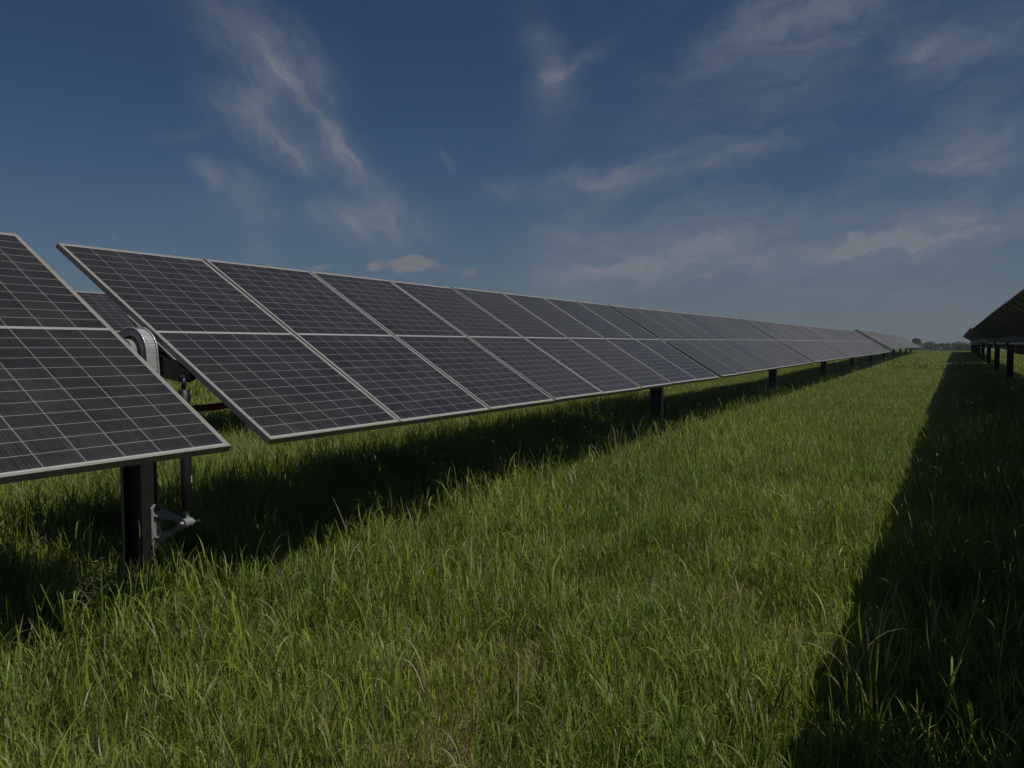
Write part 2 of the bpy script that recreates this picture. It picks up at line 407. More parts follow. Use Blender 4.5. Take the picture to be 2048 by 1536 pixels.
# damper strut with its bracket on the first post, hanging conduit (parts of the main table)
def damper(root):
    o = root.location
    px, py = XM + TUBE_OFF * math.sin(.548), 2.905
    ax = (-3.872, 2.95, -1.043)
    # bracket: plate on the +x flange, two arms, apex eye
    b = MB(); fx = px + .10
    z0, z1 = -1.228, -.962
    b.prism([(2.905 + dx * .5, z) for dx, z in ((.0, z0 + .02), (.04, z0), (.13, z0), (.155, z0 + .03), (.155, z1 - .03), (.13, z1), (.04, z1), (.0, z1 - .02))], 'x', fx + .001, fx + .014)
    yc = 2.95
    def arm(za, zb, w):   # tapered web in the xz plane
        b.prism([(fx + .0142, za), (fx + .0142, zb), (fx + .14, (zb - ax[2]) * .66 + ax[2] + w), (ax[0] - .02, ax[2] + (.024 if za > ax[2] else .012)),
                 (ax[0] - .02, ax[2] - (.012 if za > ax[2] else .024)), (fx + .14, (za - ax[2]) * .60 + ax[2] - w * .2)], 'y', yc - .012, yc + .012)
    arm(-1.045, -.985, .004); arm(-1.20, -1.14, .004)
    b.box(fx + .0144, fx + .034, yc - .03, yc + .03, -1.035, -1.025); b.box(fx + .0144, fx + .034, yc - .03, yc + .03, -1.165, -1.155)
    b.tube([(ax[0], yc - .028, ax[2]), (ax[0], yc + .028, ax[2])], .026, 14)
    d = place('damper_bracket', b.mesh('damper_bracket', M_cast), root, -o, bevel=.003)
    bl = MB()
    for z in (-.984, -1.207):
        bl.tube([(fx + .0142, 2.938, z), (fx + .024, 2.938, z)], .017, 6); bl.tube([(fx + .0242, 2.938, z), (fx + .040, 2.938, z)], .009, 8)
    place('bolt', bl.mesh('bolt', M_black), d)
    # strut
    s = MB(); top = Vector((-3.883, 2.95, -.205)); bot = Vector((ax[0], yc, ax[2]))
    u = (top - bot).normalized()
    s.tube([bot + u * .07, bot + u * .075, bot + u * .42, bot + u * .424], [.026, .0305, .0305, .028], 18)
    s.tube([bot + u * .4242, bot + u * .775, bot + u * .78], [.034, .034, .026], 18)
    s.tube([bot + u * .7802, top + u * .01], .013, 10)
    st = place('damper_strut', s.mesh('damper_strut', M_black), root, -o)
    for p in st.data.polygons: p.use_smooth = len(p.vertices) == 4
    e = MB(); e.tube([bot + u * .015, bot + u * .0695], .012, 10); e.tube([bot + Vector((0, -.032, 0)), bot + Vector((0, -.05, 0))], .012, 6)
    e.tube([bot + Vector((0, .03, 0)), bot + Vector((.0, .085, -.004))], .009, 8)
    place('lower_eye', e.mesh('lower_eye', M_galv), st)
    q = MB(); L = bot + u * .235
    vs = []
    for k in range(6):
        a = .30 + k * .11; 
        for h in (0, .042): vs.append((L.x + .0312 * math.cos(a), L.y + .0312 * math.sin(a), L.z + h))
    q.add(vs, [(2 * k, 2 * k + 2, 2 * k + 3, 2 * k + 1) for k in range(5)])
    place('sticker', q.mesh('sticker', M_sticker), st)
    # lever on the tube that the strut pulls on, and clevis on top
    a = MB(); t = .548; y = 2.95
    T = Vector((px, y, .074 + TUBE_OFF * math.cos(t)))
    poly = [(T.x + .03, T.z - .10), (T.x + .06, T.z + .02), (T.x + .16, T.z - .01), (top.x + .03, top.z + .04), (top.x + .035, top.z - .0), (top.x - .02, top.z - .02), (T.x + .2, T.z - .15)]
    a.prism(poly, 'y', y + .008, y + .016); a.prism(poly, 'y', y + .052, y + .060)
    a.box(T.x + .12, T.x + .30, y + .016, y + .052, T.z - .115, T.z - .107)
    a.tube([(top.x, y - .03, top.z + .015), (top.x, y + .07, top.z + .015)], .012, 8)
    place('damper_lever', a.mesh('damper_lever', M_black), root, -o)
    # conduit between the tables
    c = MB(); pts = []
    for k in range(25):
        f = k / 24; yy = 2.60 + f * 1.75
        pts.append((-4.32 - .03 * math.sin(f * 3), yy, -.30 - .125 * math.sin(math.pi * min(1, f * 1.05)) ** .6))
    c.tube(pts, .024, 10)
    place('cable_conduit', c.mesh('cable_conduit', M_red, True), root, -o)
damper(main)

# ------------------------------------------------------------------ grass
class Blades:
    def __init__(s): s.v = []; s.f = []; s.t = []; s.n = 0
    def blade(s, base, head, L, w, a0, a1, seg, tint, pw=1.6, roll=0.0, taper=2.2, side=0.0):
        t = np.linspace(0, 1, seg + 1)
        ang = a0 + (a1 - a0) * t ** pw
        hd = head + side * t ** 2
        dx = np.sin(ang) * np.cos(hd); dy = np.sin(ang) * np.sin(hd); dz = np.cos(ang)
        st = L / seg
        P = np.zeros((seg + 1, 3)); P[0] = base
        mx, my, mz = (dx[:-1] + dx[1:]) / 2, (dy[:-1] + dy[1:]) / 2, (dz[:-1] + dz[1:]) / 2
        P[1:, 0] = base[0] + np.cumsum(mx) * st; P[1:, 1] = base[1] + np.cumsum(my) * st; P[1:, 2] = base[2] + np.cumsum(mz) * st
        wd = w * np.minimum(1, .55 + t * 2.2) * (1 - t ** taper) * .5
        rr = roll * (1 - .5 * t)
        # width vector: horizontal perpendicular rolled about the blade axis
        W = np.stack([-np.sin(hd) * np.cos(rr) + np.cos(ang) * np.cos(hd) * np.sin(rr),
                      np.cos(hd) * np.cos(rr) + np.cos(ang) * np.sin(hd) * np.sin(rr), -np.sin(ang) * np.sin(rr)], 1)
        A = P - W * wd[:, None]; B = P + W * wd[:, None]
        v = np.empty((2 * seg + 1, 3)); v[0:2 * seg:2] = A[:-1]; v[1:2 * seg:2] = B[:-1]; v[-1] = P[-1]
        n = s.n; s.v.append(v)
        for k in range(seg - 1): s.f.append((n + 2 * k, n + 2 * k + 1, n + 2 * k + 3, n + 2 * k + 2))
        s.f.append((n + 2 * seg - 2, n + 2 * seg - 1, n + 2 * seg))
        s.t += [tint] * (2 * seg + 1); s.n += 2 * seg + 1
        return P
    def mesh(s, name, mat):
        me = bpy.data.meshes.new(name); me.from_pydata(np.concatenate(s.v).tolist(), [], s.f); me.materials.append(mat)
        a = me.attributes.new('tint', 'FLOAT', 'POINT'); a.data.foreach_set('value', s.t)
        me.polygons.foreach_set('use_smooth', [True] * len(s.f)); me.update(); return me

def U(a, b): return float(rng.uniform(a, b))
def tiller(B, x, y, h, lean_h, lw=.007, seg=5, nl=3, seed=False, straw=.12, stemw=.0026, spike=0.0):
    tint = min(.8, max(0, rng.normal(.38, .24))) if rng.random() > straw else 1.0
    lean = abs(rng.normal(0, .13)); hd = lean_h + rng.normal(0, .9)
    P = B.blade((x, y, -.02), hd, h, stemw * U(.8, 1.3), lean * .4, lean + .12, max(3, seg - 1), tint, roll=U(0, 3), taper=6)
    for k in range(nl):
        f = U(.12, .98) if k else U(.75, 1.0)
        q = f * (len(P) - 1); i = min(int(q), len(P) - 2); b = P[i] + (P[i + 1] - P[i]) * (q - i)
        up = rng.random()
        L = h * U(.30, .62) * (1.15 - .4 * f)
        a0 = U(.10, .45); a1 = a0 + (U(.05, .5) if up < .45 else U(.8, 2.0))
        tt = min(.8, max(0, tint + rng.normal(0, .14))) if tint < .9 else 1.0
        if k == nl - 1 and rng.random() < .18 and f < .4: tt = 1.0
        B.blade(b, hd + U(-3.14, 3.14), L, lw * min(1.9, max(.5, rng.lognormal(0, .35))), a0, a1, seg, tt, pw=U(1.1, 2.2), roll=rng.normal(0, .5), side=rng.normal(0, .5))
    if rng.random() < spike:
        d = (P[-1] - P[-2]); d /= np.linalg.norm(d); top = P[-1] - d * .02
        B.blade(top, hd, .09, .0016, lean, lean + .4, 4, 1.0)
        for k in range(9): B.blade(top + d * (k * .0075), U(0, 6.28), .013, .0034, U(.25, .6), U(.5, .9), 2, 1.0 if rng.random() < .75 else .8)
    if seed:
        top = P[-1]; d = (P[-1] - P[-2]); d /= np.linalg.norm(d)
        for k in range(22):
            f = k / 22; b = top + d * (f - .15) * .10
            B.blade(b, U(0, 6.28), .016 + .012 * (1 - f), .0035, U(.25, .6), U(.5, 1.0), 2, .95 if rng.random() < .5 else .75)
def clump(kind):
    B = Blades(); lh = U(0, 6.28)
    if kind == 'short':
        for _ in range(20): tiller(B, rng.normal(0, .065), rng.normal(0, .065), U(.11, .24), lh, .0045, 5, 3, spike=.05)
    elif kind == 'mid':
        for _ in range(25): tiller(B, rng.normal(0, .07), rng.normal(0, .065), U(.18, .36), lh, .0045, 6, 3, spike=.06)
    elif kind == 'tall':
        for _ in range(15): tiller(B, rng.normal(0, .065), rng.normal(0, .065), U(.26, .52), lh, .0060, 7, 3, seed=rng.random() < .03, spike=.08)
    elif kind == 'wisp':
        for _ in range(5): tiller(B, rng.normal(0, .05), rng.normal(0, .05), U(.40, .66), lh, .0055, 8, 2, stemw=.0024, spike=.6, straw=.15)
    elif kind == 'far':
        for _ in range(70): tiller(B, rng.normal(0, .2), rng.normal(0, .2), U(.17, .38), lh, .0078, 4, 2, stemw=.0042, spike=.22, straw=.12)
    elif kind == 'distant':
        for _ in range(90): tiller(B, rng.normal(0, .42), rng.normal(0, .42), U(.2, .42), lh, .021, 3, 2, stemw=.010)
    return B.mesh('blades_' + kind, M_grass)
def litter():
    B = Blades()
    for _ in range(26):
        B.blade((rng.normal(0, .09), rng.normal(0, .09), U(.003, .022)), U(0, 6.28), U(.05, .17), U(.002, .0045), U(1.45, 1.62), U(1.4, 1.7), 2, U(0, 1), roll=U(-.3, .3))
    return B.mesh('straw_litter', M_straw)

def vnoise(x, y, sc, seed):
    r = np.random.default_rng(seed); T = r.random((64, 64))
    u, v = x * sc + 100, y * sc + 100
    i, j = np.floor(u).astype(int), np.floor(v).astype(int); fu, fv = u - i, v - j
    fu = fu * fu * (3 - 2 * fu); fv = fv * fv * (3 - 2 * fv)
    t = lambda a, b: T[a % 64, b % 64]
    return (t(i, j) * (1 - fu) + t(i + 1, j) * fu) * (1 - fv) + (t(i, j + 1) * (1 - fu) + t(i + 1, j + 1) * fu) * fv
def bare(x, y):
    """0 = full sward, 1 = bare soil; thin places lie in the middle of the aisle"""
    n = .55 * vnoise(x, y, 1.6, 3) + .3 * vnoise(x, y, 4.1, 4) + .15 * vnoise(x, y, 9, 5)
    mid = np.exp(-((x + 1.4) / .8) ** 2) * np.clip((7.5 - y) / 4, 0, 1)
    b = np.clip((n - .66 + .17 * mid) * 5, 0, 1)
    for cx, cy, r in BARE: b = np.maximum(b, np.clip(1.5 - np.hypot(x - cx, (y - cy)) / r * 1.3, 0, 1))
    return b
BARE = [(-1.72, 2.58, .22), (-1.92, 2.42, .16), (-1.62, 2.38, .20), (-1.50, 2.20, .20), (-1.75, 2.25, .15), (-2.05, 3.15, .07), (-1.2, 4.45, .07)]
def scatter(n_per_m2, x0, x1, y0, y1, keep=None):
    n = int(n_per_m2 * (x1 - x0) * (y1 - y0)); x = rng.uniform(x0, x1, n); y = rng.uniform(y0, y1, n)
    if keep is not None:
        k = keep(x, y); x, y = x[k], y[k]
    return x, y
def in_view(x, y, margin=1.2):
    """a generous wedge around what this place can be seen from the path"""
    az = np.degrees(np.arctan2(x, y)); return (az > -63 - 25 * margin / np.maximum(1, np.hypot(x, y))) & (az < 5 + 60 * margin / np.maximum(1, np.hypot(x, y)))

KIND = ['short', 'mid', 'tall', 'far', 'distant', 'wisp']; NV = [7, 8, 8, 5, 4, 6]
variants = []; first = {}
for k, n in zip(KIND, NV):
    first[k] = len(variants)
    for i in range(n): variants.append(bpy.data.objects.new('blades', clump(k)))
first['litter'] = len(variants)
for i in range(5): variants.append(bpy.data.objects.new('litter', litter()))
# sown points: x, y, scale, variant
PX, PY, PS, PV = [], [], [], []
def sow(x, y, s, v):
    PX.append(x); PY.append(y); PS.append(s); PV.append(v)
def rowdist(x):   # distance to the nearest line of posts, where the mower does not reach
    return np.minimum(np.abs(x - XM + .1), np.minimum(np.abs(x - XR + .1), np.abs(x - XB + .1)))
# near sward
x, y = scatter(120, -8.6, 3.2, .7, 15.5, in_view)
d = np.hypot(x, y)
k = rng.random(len(x)) > bare(x, y) * .97; x, y = x[k], y[k]
rd = rowdist(x); hgt = .65 + .16 * np.exp(-((x + 4.9) / .6) ** 2) + .32 * np.exp(-((x + 5.9) / .55) ** 2) + .22 * np.exp(-((x + 3.1) / .55) ** 2) + .25 * np.exp(-((x - .3) / .6) ** 2) + .2 * np.exp(-((x + 7.2) / .8) ** 2) + .26 * (vnoise(x, y, .9, 11) - .5) + .3 * (vnoise(x, y, 3, 12) - .5) - .45 * np.maximum(bare(x, y), bare(x - .15, y + .28))
kind = np.where(hgt + rng.normal(0, .12, len(x)) > .98, 2, np.where(hgt + rng.normal(0, .12, len(x)) > .62, 1, 0))
v = np.array([first[KIND[q]] for q in range(3)])[kind] + (rng.random(len(x)) * np.array(NV)[kind]).astype(int)
sow(x, y, rng.uniform(.8, 1.2, len(x)), v)
# thin sparse tufts in the bare places and straw lying everywhere on the soil
x, y = scatter(45, -3, 1, .7, 6, in_view); k = bare(x, y) > .3; x, y = x[k], y[k]
sow(x, y, rng.uniform(.45, .9, len(x)), first['short'] + (rng.random(len(x)) * NV[0]).astype(int))
x, y = scatter(80, -3.6, 1.5, .7, 6.5, in_view); sow(x, y, rng.uniform(.7, 1.3, len(x)), first['litter'] + (rng.random(len(x)) * 5).astype(int))
# taller weedy fringe along the post lines
for xa, xb, dn in ((-3.7, -2.7, 10), (-5.2, -4.4, 10), (-6.5, -5.2, 26), (-8.4, -6.5, 16), (-.3, 1.2, 8), (1.2, 2.4, 7)):
    x, y = scatter(dn, xa, xb, .7, 15.5, in_view); sow(x, y, rng.uniform(.85, 1.25, len(x)), first['tall'] + (rng.random(len(x)) * NV[2]).astype(int))
# wispy flowering stems standing above the sward
for xa, xb, dn in ((-4.7, -2.6, 9), (-5.2, -4.7, 5), (-8.4, -5.2, 12), (-2.6, -.6, 7), (-.6, 2.2, 6)):
    x, y = scatter(dn, xa, xb, .7, 15.5, lambda p, q: in_view(p, q) & ~((np.abs(np.degrees(np.arctan2(p, q)) + 53.5) < 5) & (q < 3.1))); sow(x, y, rng.uniform(.7, 1.1, len(x)), first['wisp'] + (rng.random(len(x)) * NV[5]).astype(int))
x, y = scatter(5, -4.8, .2, 15.5, 34, in_view); sow(x, y, rng.uniform(.7, 1.05, len(x)), first['wisp'] + (rng.random(len(x)) * NV[5]).astype(int))
# middle distance
x, y = scatter(34, -16, 9, 15, 45, lambda a, b: in_view(a, b, 2) & ((a > -9.5) | (b < 24)))
rd = rowdist(x); sow(x, y, rng.uniform(.75, 1.1, len(x)) * (.85 + .35 * np.exp(-(rd / .8) ** 2)), first['far'] + (rng.random(len(x)) * NV[3]).astype(int))
x, y = scatter(20, -16, -8.4, 4.5, 15, in_view); sow(x, y, rng.uniform(.8, 1.2, len(x)), first['far'] + (rng.random(len(x)) * NV[3]).astype(int))
x, y = scatter(5, -48, -16, 8, 60); sow(x, y, rng.uniform(.8, 1.2, len(x)), first['distant'] + (rng.random(len(x)) * NV[4]).astype(int))
# far end of the aisle
x, y = scatter(7.5, -13, 16, 44, 150, lambda a, b: in_view(a, b, 3)); sow(x, y, rng.uniform(.8, 1.15, len(x)), first['distant'] + (rng.random(len(x)) * NV[4]).astype(int))
PX, PY, PS, PV = (np.concatenate(a) for a in (PX, PY, PS, PV))
print('grass tufts', len(PX))
gm = bpy.data.meshes.new('grass'); gm.from_pydata(np.stack([PX, PY, gz(PX, PY) + .003], 1).tolist(), [], [])
for nm, ty, dat in (('size', 'FLOAT', PS), ('kind', 'INT', PV.astype(int)), ('spin', 'FLOAT', rng.uniform(0, 6.283, len(PX)))):
    a = gm.attributes.new(nm, ty, 'POINT'); a.data.foreach_set('value', dat)
grass = bpy.data.objects.new('grass', gm); col.objects.link(grass); grass['kind'] = 'stuff'
gm.materials.append(M_grass)
grass['label'] = 'tall green meadow grass filling the aisle and growing under the panels'; grass['category'] = 'grass'
ng = bpy.data.node_groups.new('tufts', 'GeometryNodeTree')
ng.interface.new_socket('Geometry', in_out='INPUT', socket_type='NodeSocketGeometry'); ng.interface.new_socket('Geometry', in_out='OUTPUT', socket_type='NodeSocketGeometry')
gi, go = ng.nodes.new('NodeGroupInput'), ng.nodes.new('NodeGroupOutput')
iop = ng.nodes.new('GeometryNodeInstanceOnPoints'); jn = ng.nodes.new('GeometryNodeJoinGeometry')
for ob in reversed(variants):
    oi = ng.nodes.new('GeometryNodeObjectInfo'); oi.inputs['Object'].default_value = ob; oi.inputs['As Instance'].default_value = True
    ng.links.new(oi.outputs['Geometry'], jn.inputs[0])
def attr(nm, ty):
    a = ng.nodes.new('GeometryNodeInputNamedAttribute'); a.data_type = ty; a.inputs[0].default_value = nm
    return next(s for s in a.outputs if s.enabled)
cx = ng.nodes.new('ShaderNodeCombineXYZ'); ng.links.new(attr('spin', 'FLOAT'), cx.inputs[2])
e2r = ng.nodes.new('FunctionNodeEulerToRotation'); ng.links.new(cx.outputs[0], e2r.inputs[0])
ng.links.new(gi.outputs[0], iop.inputs['Points']); ng.links.new(jn.outputs[0], iop.inputs['Instance'])
iop.inputs['Pick Instance'].default_value = True
ng.links.new(attr('kind', 'INT'), iop.inputs['Instance Index']); ng.links.new(e2r.outputs[0], iop.inputs['Rotation']); ng.links.new(attr('size', 'FLOAT'), iop.inputs['Scale'])
ng.links.new(iop.outputs[0], go.inputs[0])
grass.modifiers.new('tufts', 'NODES').node_group = ng

# ------------------------------------------------------------------ single stalks that stand out of the sward
def stalk(name, label, x, y, h, lean, hd, tint, kind, mat):
    B = Blades(); P = B.blade((0, 0, -.03), hd, h, .0062, lean * .3, lean, 10, tint, roll=.3, taper=7)
    P2 = B.blade((0, 0, -.03), hd, h, .0062, lean * .3, lean, 10, tint, roll=1.8, taper=7)
    if kind == 'panicle':
        for k in range(40):
            f = k / 40; q = (.70 + .29 * f) * 10; i = min(int(q), 9); b = P[i] + (P[i + 1] - P[i]) * (q - i)
            L = (.085 * (1 - f) + .02) * U(.6, 1.1); hh = hd + 3.0 + U(-1.5, 1.5)
            T = B.blade(b, hh, L, .0024, U(.5, .8), U(1.2, 1.9), 4, tint)
            for j in (2, 3, 4): B.blade(T[j], hh + U(-1, 1), .017, .0056, U(.9, 1.5), U(1.3, 2.0), 2, .95)
    if kind in ('leafy', 'panicle'):
        for f in (.25, .45, .6):
            q = f * 10; i = int(q); B.blade(P[i], U(0, 6.28), h * U(.25, .4), .008, .3, U(1.2, 2.0), 6, tint)
    o = bpy.data.objects.new(name, B.mesh(name, mat)); col.objects.link(o); o.location = (x, y, gz1(x, y))
    return tag(o, label, 'grass stalk')
stalk('seed_stalk', 'tall grass stalk with an open drooping seed head, left of the bracketed post', -3.36, 2.10, .77, .14, 2.6, .8, 'panicle', M_grass)
stalk('dry_stalk', 'bare pale dry stalk standing at the shadow edge left of the second post', -3.36, 8.28, .86, .20, .4, 1.0, 'bare', M_straw)
stalk('weed_stalk', 'whitish leafy weed stalk just left of the bare pale dry stalk', -3.38, 7.85, .76, .08, 2.0, .9, 'leafy', M_straw)

# ------------------------------------------------------------------ trees at the field edge
def leaf_material(name, a, b):
    m, nt, out = newmat(name); g = G(nt)
    pos = g.n('ShaderNodeTexCoord').outputs['Object']
    t = g.n('ShaderNodeAttribute', attribute_name='tint').outputs['Fac']
    c = g.mix(g.m('ADD', g.m('MULTIPLY', t, .6), g.m('MULTIPLY', g.noise(pos, .9, 4), .4)), rgb(*a), rgb(*b))
    p = g.n('ShaderNodeBsdfPrincipled'); g.put(p.inputs['Base Color'], c); p.inputs['Roughness'].default_value = .6
    tr = g.n('ShaderNodeBsdfTranslucent'); g.put(tr.inputs[0], c)
    mx = g.n('ShaderNodeMixShader'); mx.inputs[0].default_value = .25
    nt.links.new(p.outputs[0], mx.inputs[1]); nt.links.new(tr.outputs[0], mx.inputs[2]); nt.links.new(mx.outputs[0], out.inputs[0]); return m
M_leaf = [leaf_material('dark_foliage', (.030, .048, .022), (.062, .085, .034)), leaf_material('mid_foliage', (.045, .068, .026), (.085, .11, .042)), leaf_material('pale_foliage', (.075, .10, .048), (.12, .14, .07))]
M_bark = metal('bark', (.085, .065, .05), .9, 0, .3, 6)
def tree(name, label, cat, az, dist, H, Wd, mat, trunk_h, group=None, n=2600, lobes=9):
    x, y = dist * math.sin(R(az)), dist * math.cos(R(az)); z = gz1(x, y)
    root = thing(name, label, cat, (x, y, z), group)
    tr = MB(); pts = [(0, 0, -.3), (U(-.05, .05) * H, U(-.05, .05) * H, H * .35), (U(-.07, .07) * H, U(-.07, .07) * H, H * .8)]
    tr.tube(pts, [H * .035, H * .025, H * .006], 8)
    cs = []
    for k in range(lobes):
        a = U(0, 6.28); r = Wd * .5 * math.sqrt(U(0, .75)); h = trunk_h + (H - trunk_h) * U(.2, .82) * (1 - .35 * (r / (Wd * .5)) ** 2)
        c = np.array([r * math.cos(a), r * math.sin(a), h]); cs.append((c, U(.2, .34) * min(Wd, H)))
        q = min(.75, max(.15, (h / H) * .6)); b = np.array(pts[1]) * (q / .35 if q < .35 else 1)
        b[2] = H * q
        tr.tube([tuple(b), tuple((b + c) / 2 + np.array([0, 0, H * .03])), tuple(c)], [H * .014, H * .009, H * .003], 5, False)
    place('trunk', tr.mesh('trunk', M_bark, True), root)
    V = []; F = []; T = []
    for i in range(n):
        c, r = cs[rng.integers(len(cs))]; d = rng.normal(size=3); d /= np.linalg.norm(d); rr = r * U(.35, 1.0) ** .5
        p = c + d * rr * np.array([1, 1, .8]); p[2] = max(p[2], .15)
        s = H * U(.03, .06); a = rng.normal(size=3); a /= np.linalg.norm(a); b = np.cross(a, rng.normal(size=3)); b /= np.linalg.norm(b)
        o = len(V); V += [p - a * s, p + b * s * .6, p + a * s, p - b * s * .6]; F.append((o, o + 1, o + 2, o + 3)); T += [U(0, 1)] * 4
    me = bpy.data.meshes.new('crown'); me.from_pydata([tuple(p) for p in V], [], F); me.materials.append(mat)
    at = me.attributes.new('tint', 'FLOAT', 'POINT'); at.data.foreach_set('value', T)
    place('crown', me, root); return root
tree('round_tree', 'lone dark rounded tree just right of the far end of the left panels', 'tree', -2.30, 190, 4.6, 2.5, M_leaf[0], 1.2)
GRP = 'trees and bushes along the far field edge'
tree('leafy_tree', 'broad low green tree on the skyline right of the lone round tree', 'tree', -1.42, 235, 4.3, 7.0, M_leaf[0], .8, GRP, 2600, 12)
tree('slim_tree', 'narrow dark tree standing in front of the broad skyline trees', 'tree', -.82, 205, 3.7, 2.2, M_leaf[0], .6, GRP, 2600, 6)
tree('leafy_tree', 'low domed tree on the skyline in the middle of the treeline', 'tree', -.42, 240, 4.35, 5.2, M_leaf[0], .8, GRP, 2600, 10)
tree('leafy_tree', 'domed tree on the skyline nearest to the right-hand panels', 'tree', .16, 240, 4.35, 5.6, M_leaf[0], .8, GRP, 2600, 10)
tree('leafy_tree', 'flat-topped tree on the skyline partly hidden by the far end of the right-hand panels', 'tree', .75, 235, 4.6, 6.0, M_leaf[0], .8, GRP, 2600, 10)
tree('field_bush', 'pale grey-green bush at the far end of the left panels, below the round tree', 'bush', -1.75, 165, 2.9, 3.6, M_leaf[2], .1, GRP, 2600, 9)
tree('field_bush', 'pale grey-green bush at the end of the grass aisle, left of the slim dark tree', 'bush', -1.12, 170, 2.9, 3.6, M_leaf[1], .1, GRP, 2600, 9)
tree('field_bush', 'bright pale bush at the end of the grass aisle, right of the slim dark tree', 'bush', -.45, 165, 2.7, 3.6, M_leaf[2], .1, GRP, 2600, 9)
tree('field_bush', 'green bush at the end of the aisle touching the right-hand shadow', 'bush', .18, 160, 2.6, 3.2, M_leaf[1], .1, GRP, 2600, 9)

# ------------------------------------------------------------------ bird gliding above the long row
def bird():
    root = thing('bird', 'tiny dark bird gliding just above the top edge of the long row', 'bird', (-45.9, 65.4, 6.05))
    b = MB(); b.tube([(0, -.2, 0), (0, -.15, .01), (0, -.05, .02), (0, .06, .02), (0, .13, .03), (0, .17, .035), (0, .21, .03), (0, .25, .022)], [.01, .035, .062, .06, .045, .036, .028, .004], 12)
    b.prism([(-.02, -.18), (.02, -.18), (.06, -.34), (-.06, -.34)], 'z', .0, .01)
    place('body', b.mesh('body', M_feather, True), root, rot=(0, 0, R(35)))
    for s in (-1, 1):
        w = MB(); pr = [(.03, .10, -.07, .05), (.16, .12, -.07, .045), (.30, .11, -.06, -.01), (.42, .07, -.06, -.07), (.50, .01, -.04, -.12)]
        vs = []
        for q, f, r_, h in pr: vs += [(s * q, f, h + .006), (s * q, r_, h + .003), (s * q, f, h - .006), (s * q, r_, h - .003)]
        fs = []
        for k in range(4):
            a, c = 4 * k, 4 * k + 4
            fs += [(a, a + 1, c + 1, c), (a + 2, c + 2, c + 3, a + 3), (a, c, c + 2, a + 2), (a + 1, a + 3, c + 3, c + 1)]
        fs += [(0, 2, 3, 1), (16, 17, 19, 18)]; w.add(vs, fs)
        place('wing', w.mesh('wing', M_feather), root, rot=(0, 0, R(35)))
bird()

